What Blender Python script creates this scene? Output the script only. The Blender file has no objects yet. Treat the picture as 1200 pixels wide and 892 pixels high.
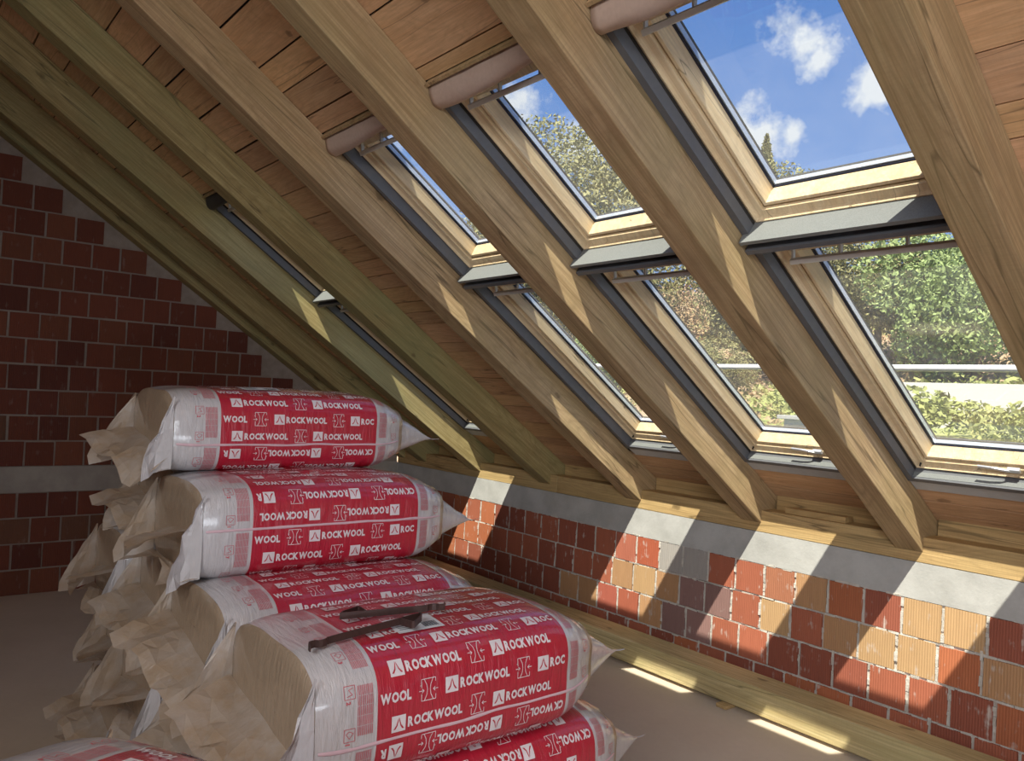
import bpy, math, random
from mathutils import Vector, Matrix, noise

# ------------------------------------------------------------------ camera
S = bpy.context.scene
COL = S.collection
YAW, PITCH, ROLL = math.radians(-51.42285), math.radians(0.94154), math.radians(2.86938)
FPX, EYE = 934.5, 1.753
KD = 4.2734                                  # distance of the knee wall
PT = math.radians(34.328); TP, CP, SP = math.tan(PT), math.cos(PT), math.sin(PT)
RK = 1.0265                                  # roof frame unit in metres
ZR = 1.040 + KD * TP                         # underside of rafters above the camera
GX = -7.2                                    # gable wall

f0 = Vector((math.sin(YAW), math.cos(YAW), 0)); r0 = Vector((math.cos(YAW), -math.sin(YAW), 0)); u0 = Vector((0, 0, 1))
f1 = f0 * math.cos(PITCH) + u0 * math.sin(PITCH); u1 = u0 * math.cos(PITCH) - f0 * math.sin(PITCH)
r2 = r0 * math.cos(ROLL) + u1 * math.sin(ROLL); u2 = u1 * math.cos(ROLL) - r0 * math.sin(ROLL)
cd = bpy.data.cameras.new('camera'); cam = bpy.data.objects.new('camera', cd); COL.objects.link(cam)
m = Matrix(((r2.x, u2.x, -f1.x, 0), (r2.y, u2.y, -f1.y, 0), (r2.z, u2.z, -f1.z, EYE), (0, 0, 0, 1)))
cam.matrix_world = m
cd.sensor_width = 36; cd.lens = FPX / 1200 * 36; cd.clip_start = 0.02; cd.clip_end = 400
S.camera = cam

# ------------------------------------------------------------------ light
S.view_settings.view_transform = 'Standard'; S.view_settings.look = 'None'
S.view_settings.exposure = 0.5; S.view_settings.gamma = 1.0; S.view_settings.use_curve_mapping = False
SUN_DIR = Vector((-0.56, 1.0, -1.68)).normalized()
SUN_STRENGTH = 8.6
EAST_FILL = 56.0
SOUTH_FILL = 44.0
SKY_STRENGTH = 0.8
ld = bpy.data.lights.new('sun', 'SUN'); ld.energy = SUN_STRENGTH; ld.angle = math.radians(0.53); ld.color = (1.0, 0.93, 0.80)
lo = bpy.data.objects.new('sun', ld); COL.objects.link(lo)
lo.rotation_euler = SUN_DIR.to_track_quat('-Z', 'Y').to_euler(); lo.location = (4, -6, 12)
def area(name, loc, direction, sx, sy, e, color):
    d = bpy.data.lights.new(name, 'AREA'); d.shape = 'RECTANGLE'; d.size = sx; d.size_y = sy; d.energy = e; d.color = color
    o = bpy.data.objects.new(name, d); COL.objects.link(o); o.location = loc
    o.rotation_euler = Vector(direction).to_track_quat('-Z', 'Y').to_euler(); return o
area('added_fill_east', (4.05, 0.2, 1.5), (-1, 0.25, -0.15), 2.6, 1.7, EAST_FILL, (0.88, 0.94, 1.0)).data.spread = math.radians(130)  # fill light added behind the camera to brighten the room
area('added_fill_south', (0.9, -2.7, 3.45), (-2.3, 5.5, -2.7), 2.4, 1.1, SOUTH_FILL, (0.97, 0.97, 0.98)).data.spread = math.radians(110)  # second added fill, high on the south side; no roof windows exist there

w = bpy.data.worlds.new('sky'); S.world = w; w.use_nodes = True
nt = w.node_tree; nt.nodes.clear()
def N(nt, t, **k):
    n = nt.nodes.new(t)
    for a, b in k.items():
        if a.startswith('i_'): n.inputs[a[2:].replace('_', ' ')].default_value = b
        else: setattr(n, a, b)
    return n
def math_n(nt, op, a, b=None, c=None):
    n = nt.nodes.new('ShaderNodeMath'); n.operation = op
    for i, v in enumerate((a, b, c)):
        if v is None: continue
        if isinstance(v, (int, float)): n.inputs[i].default_value = v
        else: nt.links.new(v, n.inputs[i])
    return n.outputs[0]
def ramp(nt, fac, stops):
    n = nt.nodes.new('ShaderNodeValToRGB'); e = n.color_ramp.elements
    while len(e) < len(stops): e.new(0.5)
    for i, (p, c) in enumerate(stops):
        e[i].position = p; e[i].color = (*c, 1) if len(c) == 3 else c
    if fac is not None: nt.links.new(fac, n.inputs[0])
    return n.outputs[0]
def mix(nt, fac, a, b, mode='MIX'):
    n = nt.nodes.new('ShaderNodeMix'); n.data_type = 'RGBA'; n.blend_type = mode
    for s, v in ((n.inputs[0], fac), (n.inputs[6], a), (n.inputs[7], b)):
        if isinstance(v, (int, float)): s.default_value = v
        elif isinstance(v, tuple): s.default_value = (*v, 1) if len(v) == 3 else v
        else: nt.links.new(v, s)
    return n.outputs[2]
tc = N(nt, 'ShaderNodeTexCoord'); G = tc.outputs['Generated']
sep = N(nt, 'ShaderNodeSeparateXYZ'); nt.links.new(G, sep.inputs[0])
skyc = ramp(nt, sep.outputs[2], [(0.0, (0.42, 0.56, 0.86)), (0.28, (0.24, 0.40, 0.80)), (0.45, (0.12, 0.27, 0.68)), (1.0, (0.10, 0.22, 0.55))])
nz = N(nt, 'ShaderNodeTexNoise', i_Scale=22.0, i_Detail=9.0, i_Roughness=0.6); nt.links.new(G, nz.inputs['Vector'])
clouds = [((-.489, .776, .397), .030), ((-.480, .790, .382), .022), ((-.437, .827, .352), .026), ((-.428, .836, .343), .022), ((-.537, .782, .316), .036), ((-.560, .764, .320), .034), ((-.515, .797, .312), .018),
          ((-.740, .580, .340), .036), ((-.752, .566, .338), .028), ((-.705, .644, .297), .032), ((-.81, .50, .30), .05), ((-.87, .40, .33), .1), ((-.2, .9, .5), .16), ((.3, .6, .6), .3), ((-.3, .2, .9), .3)]
best = None
for c, r in clouds:
    v = N(nt, 'ShaderNodeVectorMath', operation='DISTANCE'); nt.links.new(G, v.inputs[0]); v.inputs[1].default_value = c
    k = math_n(nt, 'SUBTRACT', 1.0, math_n(nt, 'DIVIDE', v.outputs['Value'], r))
    best = k if best is None else math_n(nt, 'MAXIMUM', best, k)
cl = math_n(nt, 'ADD', best, math_n(nt, 'MULTIPLY', math_n(nt, 'SUBTRACT', nz.outputs[0], 0.5), 4.2))
clf = ramp(nt, cl, [(0.05, (0, 0, 0)), (0.9, (1, 1, 1))])
skyc = mix(nt, clf, skyc, (0.88, 0.90, 0.97))
bg = N(nt, 'ShaderNodeBackground'); bg.inputs[1].default_value = SKY_STRENGTH
nt.links.new(skyc, bg.inputs[0]); wo = N(nt, 'ShaderNodeOutputWorld'); nt.links.new(bg.outputs[0], wo.inputs[0])

# ------------------------------------------------------------------ helpers
rnd = random.Random(7)
class MB:
    def __init__(s): s.v = []; s.f = []; s.c = []; s.m = []
    def add(s, verts, faces, col=None, mi=0):
        b = len(s.v); s.v += [tuple(p) for p in verts]
        for f in faces:
            s.f.append(tuple(b + i for i in f)); s.c.append(col or (1, 1, 1)); s.m.append(mi)
    def box(s, x0, x1, y0, y1, z0, z1, col=None, j=0.0, M=None, mi=0):
        vs = [Vector((x, y, z)) for x in (x0, x1) for y in (y0, y1) for z in (z0, z1)]
        if j: vs = [p + Vector((rnd.uniform(-j, j), rnd.uniform(-j, j), rnd.uniform(-j, j))) for p in vs]
        if M: vs = [M @ p for p in vs]
        s.add(vs, [(0, 1, 3, 2), (4, 6, 7, 5), (0, 4, 5, 1), (2, 3, 7, 6), (0, 2, 6, 4), (1, 5, 7, 3)], col, mi)
    def tube(s, pts, r, n=8, col=None, mi=0, caps=True):
        pts = [Vector(p) for p in pts]; rings = []
        rr = r if isinstance(r, (list, tuple)) else [r] * len(pts)
        for i, p in enumerate(pts):
            t = (pts[min(i + 1, len(pts) - 1)] - pts[max(i - 1, 0)]).normalized()
            a = t.cross(Vector((0, 0, 1)));
            if a.length < 1e-3: a = t.cross(Vector((1, 0, 0)))
            a.normalize(); b = t.cross(a)
            rings.append([p + (a * math.cos(2 * math.pi * k / n) + b * math.sin(2 * math.pi * k / n)) * rr[i] for k in range(n)])
        vs = [q for R in rings for q in R]; fs = []
        for i in range(len(pts) - 1):
            for k in range(n):
                fs.append((i * n + k, i * n + (k + 1) % n, (i + 1) * n + (k + 1) % n, (i + 1) * n + k))
        if caps: fs += [tuple(range(n))[::-1], tuple((len(pts) - 1) * n + k for k in range(n))]
        s.add(vs, fs, col, mi)
    def ring(s, prof, W, L, col=None, open_=False, mi=0):
        # profile of (inset, h) swept round a rectangle W x L with mitred corners
        vs = []
        for (a, h) in prof: vs += [(a, a, h), (W - a, a, h), (W - a, L - a, h), (a, L - a, h)]
        n = len(prof); fs = []
        for i in range(n - 1 if open_ else n):
            j = (i + 1) % n
            for k in range(4):
                l = (k + 1) % 4; fs.append((i * 4 + k, j * 4 + k, j * 4 + l, i * 4 + l))
        s.add(vs, fs, col, mi)
    def mesh(s, name, mats, smooth=False):
        me = bpy.data.meshes.new(name); me.from_pydata(s.v, [], s.f)
        for mt in (mats if isinstance(mats, (list, tuple)) else [mats]): me.materials.append(mt)
        me.polygons.foreach_set('material_index', s.m)
        if smooth: me.polygons.foreach_set('use_smooth', [True] * len(s.f))
        ca = me.color_attributes.new('tint', 'FLOAT_COLOR', 'CORNER')
        data = []
        for p in me.polygons:
            c = s.c[p.index]
            for _ in range(p.loop_total): data += [c[0], c[1], c[2], 1.0]
        ca.data.foreach_set('color', data)
        me.update(); return me
    def build(s, name, mats, parent=None, smooth=False, bevel=0):
        o = bpy.data.objects.new(name, s.mesh(name, mats, smooth)); COL.objects.link(o)
        if parent: o.parent = parent
        if bevel:
            b = o.modifiers.new('bevel', 'BEVEL'); b.width = bevel; b.segments = 2; b.limit_method = 'ANGLE'
        return o
def empty(name, loc=(0, 0, 0), rot=(0, 0, 0)):
    o = bpy.data.objects.new(name, None); COL.objects.link(o); o.location = loc; o.rotation_euler = rot; o.empty_display_size = 0.1; return o
def tag(o, label, cat, group=None):
    o['label'] = label; o['category'] = cat
    if group: o['group'] = group
    return o
def struct(o): o['kind'] = 'structure'; return o
def roof_pt(x, s, h): return Vector((RK * x, RK * (s * CP + h * SP), ZR + RK * (h * CP - s * SP)))
MR = Matrix(((RK, 0, 0, 0), (0, RK * CP, RK * SP, 0), (0, -RK * SP, RK * CP, ZR), (0, 0, 0, 1)))     # roof frame (x, down the slope, out)
ROOF_ROT = (-PT, 0, 0)

# ------------------------------------------------------------------ materials
def new_mat(name):
    m = bpy.data.materials.new(name); m.use_nodes = True; nt = m.node_tree
    b = nt.nodes['Principled BSDF']; return m, nt, b
def bump(nt, b, h, strength=0.3, dist=0.01):
    n = N(nt, 'ShaderNodeBump', i_Strength=strength, i_Distance=dist); nt.links.new(h, n.inputs['Height']); nt.links.new(n.outputs[0], b.inputs['Normal'])
def coords(nt, scale=(1, 1, 1), kind='Object', loc=(0, 0, 0)):
    t = N(nt, 'ShaderNodeTexCoord'); mp = N(nt, 'ShaderNodeMapping'); mp.inputs['Scale'].default_value = scale; mp.inputs['Location'].default_value = loc
    nt.links.new(t.outputs[kind], mp.inputs[0]); return mp.outputs[0]
def nois(nt, vec, scale, detail=4, rough=0.55, dist=0.0):
    n = N(nt, 'ShaderNodeTexNoise', i_Scale=scale, i_Detail=float(detail), i_Roughness=rough, i_Distortion=dist); nt.links.new(vec, n.inputs['Vector']); return n.outputs[0]
def tint(nt):
    a = N(nt, 'ShaderNodeAttribute', attribute_name='tint'); return a.outputs['Color']
def plain(name, col, rough=0.5, metal=0.0, nscale=30, var=0.12, bstr=0.1):
    m, nt, b = new_mat(name); v = coords(nt); n = nois(nt, v, nscale)
    c = mix(nt, n, tuple(x * (1 - var) for x in col), tuple(min(1, x * (1 + var)) for x in col))
    nt.links.new(c, b.inputs['Base Color']); b.inputs['Roughness'].default_value = rough; b.inputs['Metallic'].default_value = metal
    if bstr: bump(nt, b, n, bstr, 0.003)
    return m
def wood(name, light, dark, green=None, gscale=1.4, rough=0.72, axis='y', stretch=0.035, knots=True, use_tint=False, gfac=0.6, contrast=1.0):
    m, nt, b = new_mat(name)
    oi = N(nt, 'ShaderNodeObjectInfo')
    t = N(nt, 'ShaderNodeTexCoord'); ad = N(nt, 'ShaderNodeVectorMath', operation='ADD'); nt.links.new(t.outputs['Object'], ad.inputs[0])
    sc = N(nt, 'ShaderNodeVectorMath', operation='SCALE'); sc.inputs['Scale'].default_value = 13.7
    cmb = N(nt, 'ShaderNodeCombineXYZ')
    for q in range(3): nt.links.new(oi.outputs['Random'], cmb.inputs[q])
    nt.links.new(cmb.outputs[0], sc.inputs[0]); nt.links.new(sc.outputs[0], ad.inputs[1])
    if use_tint:
        ad2 = N(nt, 'ShaderNodeVectorMath', operation='MULTIPLY_ADD'); nt.links.new(tint(nt), ad2.inputs[0]); ad2.inputs[1].default_value = (31, 17, 23); nt.links.new(ad.outputs[0], ad2.inputs[2]); base = ad2.outputs[0]
    else: base = ad.outputs[0]
    ax = 'xyz'.index(axis)
    def st(k):
        mp = N(nt, 'ShaderNodeMapping'); v = [1.0, 1.0, 1.0]; v[ax] = k; mp.inputs['Scale'].default_value = v; nt.links.new(base, mp.inputs[0]); return mp.outputs[0]
    fine = nois(nt, st(stretch * 0.5), 150.0, 4, 0.65)              # thin fibres
    mid = nois(nt, st(stretch), 34.0, 5, 0.6, 0.5)                  # broad grain
    w_ = nois(nt, st(stretch * 3.0), 5.5, 2, 0.5, 0.8)
    rings = math_n(nt, 'ABSOLUTE', math_n(nt, 'SUBTRACT', math_n(nt, 'FRACT', math_n(nt, 'MULTIPLY', w_, 15.0)), 0.5))
    ringd = ramp(nt, rings, [(0.0, (1, 1, 1)), (0.16, (0.35, 0.35, 0.35)), (0.40, (0, 0, 0))])
    saw = nois(nt, st(6.0), 22.0, 2, 0.5)                            # faint cross marks left by the saw
    blot = nois(nt, base, 2.3, 5, 0.62)
    c = mix(nt, ramp(nt, mid, [(0.32, (0, 0, 0)), (0.68, (1, 1, 1))]), dark, light)
    c = mix(nt, math_n(nt, 'MULTIPLY', ramp(nt, fine, [(0.42, (1, 1, 1)), (0.56, (0, 0, 0))]), 0.42 * contrast), c, tuple(x * 0.55 for x in dark))
    c = mix(nt, math_n(nt, 'MULTIPLY', ringd, 0.42 * contrast), c, tuple(x * 0.62 for x in dark))
    c = mix(nt, math_n(nt, 'MULTIPLY', ramp(nt, saw, [(0.45, (0, 0, 0)), (0.75, (1, 1, 1))]), 0.22 * contrast), c, tuple(x * 0.7 for x in dark))
    ck = nois(nt, st(0.05), 7.0, 3, 0.5, 0.3)
    ckd = math_n(nt, 'ABSOLUTE', math_n(nt, 'SUBTRACT', ck, 0.56))
    c = mix(nt, ramp(nt, ckd, [(0.0, (0.75, 0.75, 0.75)), (0.004 * contrast, (0.5, 0.5, 0.5)), (0.009 * contrast, (0, 0, 0))]), c, tuple(x * 0.25 for x in dark))
    if green:
        g = nois(nt, st(0.5), gscale, 5, 0.62, 0.6)
        c = mix(nt, math_n(nt, 'MULTIPLY', ramp(nt, g, [(0.42, (0, 0, 0)), (0.64, (1, 1, 1))]), gfac), c, green)
    c = mix(nt, math_n(nt, 'MULTIPLY', ramp(nt, blot, [(0.52, (0, 0, 0)), (0.75, (1, 1, 1))]), 0.35 * contrast), c, tuple(x * 0.6 for x in dark))
    if knots:
        vo = N(nt, 'ShaderNodeTexVoronoi', i_Scale=3.0); mp2 = N(nt, 'ShaderNodeMapping')
        s2 = [1.3, 1.3, 1.3]; s2[ax] = 0.62; mp2.inputs['Scale'].default_value = s2
        wv = N(nt, 'ShaderNodeVectorMath', operation='MULTIPLY_ADD'); nz_ = N(nt, 'ShaderNodeTexNoise', i_Scale=14.0, i_Detail=2.0); nt.links.new(base, nz_.inputs['Vector'])
        nt.links.new(nz_.outputs['Color'], wv.inputs[0]); wv.inputs[1].default_value = (0.05, 0.05, 0.05)
        nt.links.new(base, wv.inputs[2]); nt.links.new(wv.outputs[0], mp2.inputs[0]); nt.links.new(mp2.outputs[0], vo.inputs['Vector'])
        kf = ramp(nt, vo.outputs['Distance'], [(0.02, (0.9, 0.9, 0.9)), (0.06, (0.6, 0.6, 0.6)), (0.075, (0.15, 0.15, 0.15)), (0.13, (0, 0, 0))])
        c = mix(nt, kf, c, tuple(x * 0.40 for x in dark))
    if use_tint: c = mix(nt, 1.0, c, tint(nt), 'MULTIPLY')
    nt.links.new(c, b.inputs['Base Color']); b.inputs['Roughness'].default_value = rough
    bump(nt, b, math_n(nt, 'ADD', mid, math_n(nt, 'MULTIPLY', fine, 0.5)), 0.35, 0.004)
    return m
M = {}
M['rafter_tan'] = wood('rafter_tan', (0.64, 0.465, 0.27), (0.42, 0.275, 0.14), (0.36, 0.29, 0.13), gfac=0.5)
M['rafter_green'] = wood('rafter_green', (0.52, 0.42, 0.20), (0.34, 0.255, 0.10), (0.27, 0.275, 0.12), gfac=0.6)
M['treated'] = wood('treated_beam', (0.66, 0.54, 0.30), (0.48, 0.37, 0.17), (0.45, 0.42, 0.20), axis='x', gfac=0.5)
M['plate'] = wood('plate_wood', (0.66, 0.45, 0.21), (0.48, 0.31, 0.13), (0.48, 0.37, 0.17), axis='x', gfac=0.4)
M['boards'] = wood('sheathing_boards', (0.76, 0.50, 0.29), (0.64, 0.39, 0.21), None, axis='x', use_tint=True, stretch=0.08, contrast=0.6)
M['pine'] = wood('pine_frame', (0.88, 0.73, 0.50), (0.76, 0.58, 0.35), None, axis='y', knots=False, rough=0.4, stretch=0.05, contrast=0.5)
M['foam'] = plain('grey_foam', (0.19, 0.20, 0.20), 0.8, nscale=260, var=0.35, bstr=0.3)
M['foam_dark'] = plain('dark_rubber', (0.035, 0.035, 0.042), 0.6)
M['foam_side'] = plain('dark_grey_collar', (0.12, 0.125, 0.14), 0.55)
M['lining'] = plain('pale_grey_lining', (0.48, 0.50, 0.53), 0.7)
M['metal'] = plain('grey_painted_metal', (0.60, 0.58, 0.55), 0.45, 0.0)
M['silver'] = plain('silver_metal', (0.72, 0.72, 0.74), 0.3, 0.5, bstr=0)
M['gasket'] = plain('black_gasket', (0.025, 0.028, 0.05), 0.35, bstr=0)
M['spacer'] = plain('glazing_spacer', (0.45, 0.50, 0.60), 0.3, 0.4, bstr=0)
M['cloth'] = plain('membrane_cloth', (0.50, 0.375, 0.31), 0.85, nscale=60)
M['dark'] = plain('dark_void', (0.03, 0.025, 0.022), 0.9)
M['clad'] = plain('outside_cladding', (0.06, 0.06, 0.065), 0.4)
M['bronze'] = plain('brown_coated_metal', (0.075, 0.042, 0.038), 0.38, 0.35, nscale=80, var=0.3)
M['white_rail'] = plain('white_rail', (0.75, 0.75, 0.76), 0.5)
M['red_ink'] = plain('red_ink', (0.60, 0.12, 0.15), 0.35, bstr=0)
M['white_ink'] = plain('white_ink', (0.80, 0.74, 0.77), 0.3, bstr=0)
M['logo_red'] = plain('logo_red', (0.50, 0.02, 0.05), 0.35, bstr=0)
M['seam'] = plain('film_seam', (0.72, 0.50, 0.56), 0.3)
M['black_ink'] = plain('black_ink', (0.06, 0.06, 0.07), 0.5, bstr=0)
M['sticker'] = plain('paper_sticker', (0.74, 0.76, 0.80), 0.5, bstr=0)

# concrete, floor
def concrete(name, a, b_, s=3.0, rough=0.85, fine=60, bs=0.35):
    m, nt, b = new_mat(name); v = coords(nt)
    n1 = nois(nt, v, s, 6, 0.6); n2 = nois(nt, v, fine, 3)
    c = mix(nt, ramp(nt, n1, [(0.35, (0, 0, 0)), (0.65, (1, 1, 1))]), a, b_); c = mix(nt, math_n(nt, 'MULTIPLY', n2, 0.25), c, tuple(x * 0.7 for x in a))
    nt.links.new(c, b.inputs['Base Color']); b.inputs['Roughness'].default_value = rough
    bump(nt, b, math_n(nt, 'ADD', n1, math_n(nt, 'MULTIPLY', n2, 0.3)), bs, 0.01); return m
M['concrete'] = concrete('cast_concrete', (0.42, 0.415, 0.40), (0.54, 0.535, 0.52), 5)
M['mortar'] = concrete('mortar', (0.52, 0.48, 0.43), (0.68, 0.64, 0.58), 18, fine=140, bs=0.9)
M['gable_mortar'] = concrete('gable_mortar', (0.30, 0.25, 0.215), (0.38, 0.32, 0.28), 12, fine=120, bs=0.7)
M['floor'] = concrete('screed_floor', (0.62, 0.51, 0.40), (0.72, 0.61, 0.49), 0.9, 0.7, 30, 0.08)
M['plaster'] = concrete('rough_render', (0.36, 0.33, 0.30), (0.45, 0.42, 0.38), 8)
# hollow clay block: vertical ribs, per-block colour
def brick_mat(name, dirt):
    m, nt, b = new_mat(name); v = coords(nt)
    sp = N(nt, 'ShaderNodeSeparateXYZ'); nt.links.new(v, sp.inputs[0])
    hz = math_n(nt, 'ADD', sp.outputs[0], sp.outputs[1])
    wv = math_n(nt, 'SINE', math_n(nt, 'MULTIPLY', hz, 480.0))
    vs = coords(nt, (1, 1, 0.12)); streak = nois(nt, vs, 42, 4, 0.6); blot = nois(nt, v, 14, 5)
    c = mix(nt, math_n(nt, 'MULTIPLY', streak, 0.55), tint(nt), mix(nt, 1.0, tint(nt), (0.55, 0.50, 0.5), 'MULTIPLY'))
    c = mix(nt, ramp(nt, math_n(nt, 'MULTIPLY', streak, blot), [(0.33, (0, 0, 0)), (0.45, (dirt, dirt, dirt))]), c, (0.62, 0.55, 0.50))
    nt.links.new(c, b.inputs['Base Color']); b.inputs['Roughness'].default_value = 0.8
    bump(nt, b, math_n(nt, 'ADD', math_n(nt, 'MULTIPLY', wv, 0.5), blot), 0.35, 0.004); return m
M['brick'] = brick_mat('clay_block', 0.8)
M['brick_gable'] = brick_mat('clay_block_shaded', 0.15)

# glass that lets light through
def glass_mat():
    m = bpy.data.materials.new('window_glass'); m.use_nodes = True; nt = m.node_tree; nt.nodes.clear()
    tr = N(nt, 'ShaderNodeBsdfTransparent'); tr.inputs[0].default_value = (0.93, 0.95, 0.94, 1)
    gl = N(nt, 'ShaderNodeBsdfGlossy', i_Roughness=0.02); lw = N(nt, 'ShaderNodeLayerWeight', i_Blend=0.5)
    frv = math_n(nt, 'ADD', math_n(nt, 'MULTIPLY', math_n(nt, 'POWER', lw.outputs['Facing'], 5.0), 0.92), 0.05)
    df = N(nt, 'ShaderNodeBsdfTranslucent'); df.inputs[0].default_value = (0.8, 0.78, 0.74, 1)
    v = coords(nt); n = nois(nt, v, 6, 6, 0.7)
    m1 = N(nt, 'ShaderNodeMixShader'); nt.links.new(math_n(nt, 'MULTIPLY', n, 0.07), m1.inputs[0]); nt.links.new(tr.outputs[0], m1.inputs[1]); nt.links.new(df.outputs[0], m1.inputs[2])
    m2 = N(nt, 'ShaderNodeMixShader'); nt.links.new(frv, m2.inputs[0]); nt.links.new(m1.outputs[0], m2.inputs[1]); nt.links.new(gl.outputs[0], m2.inputs[2])
    o = N(nt, 'ShaderNodeOutputMaterial'); nt.links.new(m2.outputs[0], o.inputs[0]); return m
M['glass'] = glass_mat()

# plastic films
def film_mat(name, col, rough=0.28, along=(1, 6, 1)):
    m, nt, b = new_mat(name); v = coords(nt, along); n = nois(nt, v, 9, 5, 0.6, 0.6); n2 = nois(nt, coords(nt), 26, 3)
    c = mix(nt, n2, tuple(x * 0.9 for x in col), tuple(min(1, x * 1.08) for x in col))
    nt.links.new(c, b.inputs['Base Color']); b.inputs['Roughness'].default_value = rough
    b.inputs['Coat Weight'].default_value = 0.9; b.inputs['Coat Roughness'].default_value = 0.12
    bump(nt, b, n, 0.55, 0.012); return m
M['film_red'] = film_mat('red_printed_film', (0.50, 0.018, 0.045))
M['film_white'] = film_mat('white_printed_film', (0.60, 0.58, 0.60))
def loose_film():
    m, nt, b = new_mat('loose_clear_film'); out = nt.nodes['Material Output']
    v = coords(nt); n = nois(nt, v, 7, 4, 0.6, 0.5); n2 = nois(nt, coords(nt, (3, 1, 1)), 22, 4, 0.6)
    c = mix(nt, ramp(nt, n, [(0.38, (0, 0, 0)), (0.68, (1, 1, 1))]), (0.58, 0.44, 0.31), (0.70, 0.63, 0.57))
    nt.links.new(c, b.inputs['Base Color']); b.inputs['Roughness'].default_value = 0.32
    bump(nt, b, n2, 0.5, 0.01)
    tl = N(nt, 'ShaderNodeBsdfTranslucent'); nt.links.new(c, tl.inputs[0])
    tr = N(nt, 'ShaderNodeBsdfTransparent')
    a = N(nt, 'ShaderNodeMixShader', i_Fac=0.25); nt.links.new(b.outputs[0], a.inputs[1]); nt.links.new(tl.outputs[0], a.inputs[2])
    a2 = N(nt, 'ShaderNodeMixShader', i_Fac=0.22); nt.links.new(a.outputs[0], a2.inputs[1]); nt.links.new(tr.outputs[0], a2.inputs[2])
    nt.links.new(a2.outputs[0], out.inputs[0]); return m
M['loose'] = loose_film()
M['wool'] = film_mat('wool_under_film', (0.40, 0.30, 0.21), 0.45, (9, 1, 1))

# ------------------------------------------------------------------ rafters (needed for x positions)
RW, RH = 0.14, 0.209
RAFT = {1: -0.87, 2: -1.834, 3: -2.772, 4: -3.7285, 5: -4.675, 6: -5.60, 7: -6.48, 8: -6.868}
EX = [0.10, 1.05, 2.0, 2.95, 3.9]            # rafters behind the camera, for other views
S_TOP, S_BOT = -1.55, 5.62
BAYS = [(2, 1), (3, 2), (4, 3), (6, 5)]       # bays with a pair of roof windows (left rafter, right rafter)
U0, U1, L0, L1 = 1.97, 2.95, 3.03, 4.64

# ------------------------------------------------------------------ room shell
ROOM_E = 3.9; RIDGE_Y = RK * S_TOP * CP; SOUTH_Y = 2 * RIDGE_Y - KD
b = MB(); b.box(GX - 0.25, ROOM_E + 0.25, SOUTH_Y - 0.25, KD + 0.25, -0.25, 0.0); struct(b.build('floor', M['floor']))

YEL = (0.60, 0.38, 0.19); TAN = (0.55, 0.31, 0.155); RED = (0.47, 0.145, 0.08); DRED = (0.34, 0.10, 0.06); ORG = (0.53, 0.17, 0.075); PUR = (0.33, 0.19, 0.17); GRY = (0.47, 0.44, 0.41)
def knee_wall():
    b = MB()
    b.box(GX, ROOM_E, KD + 0.008, KD + 0.25, 0.0, 0.80, mi=1)
    b.box(GX, ROOM_E, KD - 0.002, KD + 0.075, 0.792, 0.983, mi=2)
    phase = {0: -2.60, 1: -2.414, 2: -2.555, 3: -2.44}     # a joint of each course, from the top
    col = {0: {0: TAN, 1: ORG, 2: DRED, 3: YEL, 4: YEL, 5: DRED, -1: (0.50, 0.2, 0.11), -2: RED, -3: RED, -4: GRY, -5: GRY, -6: (0.48, 0.12, 0.06), -7: (0.5, 0.16, 0.10), 6: ORG},
           1: {0: TAN, 1: YEL, 2: YEL, 3: ORG, 4: TAN, 5: DRED, -1: RED, -2: YEL, -3: RED, -4: PUR, -5: PUR, -6: TAN, -7: YEL, -8: TAN, -9: RED},
           2: {0: DRED, 1: DRED, 2: RED, 3: RED, 4: DRED, -1: DRED, -2: RED, -3: RED, -4: PUR, -5: PUR, -6: TAN, -7: (0.5, 0.14, 0.08), -8: (0.45, 0.12, 0.08), -9: TAN, -10: TAN},
           3: {}}
    p = 0.2075; r = random.Random(5)
    for row in range(4):
        z1 = 0.795 - row * 0.2; z0 = z1 - 0.2
        for k in range(-24, 32):
            x0 = phase[row] + k * p
            if x0 < GX + 0.02 or x0 + p > ROOM_E: continue
            c = col[row].get(k) or r.choice([RED, DRED, DRED, RED, ORG, DRED])
            q = r.uniform(0.88, 1.08); c = tuple(v * q for v in c)
            g = 0.0085
            b.box(x0 + g + r.uniform(-.002, .002), x0 + p - g + r.uniform(-.002, .002), KD - r.uniform(0, 0.004), KD + 0.1, z0 + 0.006 + r.uniform(-.002, .002), z1 - 0.006 + r.uniform(-.002, .001), c, j=0.0012)
    # squeezed-out mortar beads along the joints
    for row in range(4):
        z1 = 0.795 - row * 0.2; x = -6.9
        while x < 1.5:
            l = r.uniform(0.03, 0.10); b.box(x, x + l, KD - r.uniform(-.003, .004), KD + 0.02, z1 - r.uniform(.004, .009), z1 + r.uniform(.002, .007), mi=1, j=0.002); x += l + r.uniform(0, 0.05)
        for k in range(-20, 20):
            xj = phase[row] + k * p; z = z1 - 0.19
            while z < z1 - 0.02:
                l = r.uniform(0.015, 0.05)
                if r.random() < 0.8: b.box(xj - r.uniform(.005, .010), xj + r.uniform(.005, .010), KD - r.uniform(-.002, .004), KD + 0.02, z, z + l, mi=1, j=0.002)
                z += l
    return b.build('wall_knee', [M['brick'], M['mortar'], M['concrete']])
struct(knee_wall())

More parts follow.
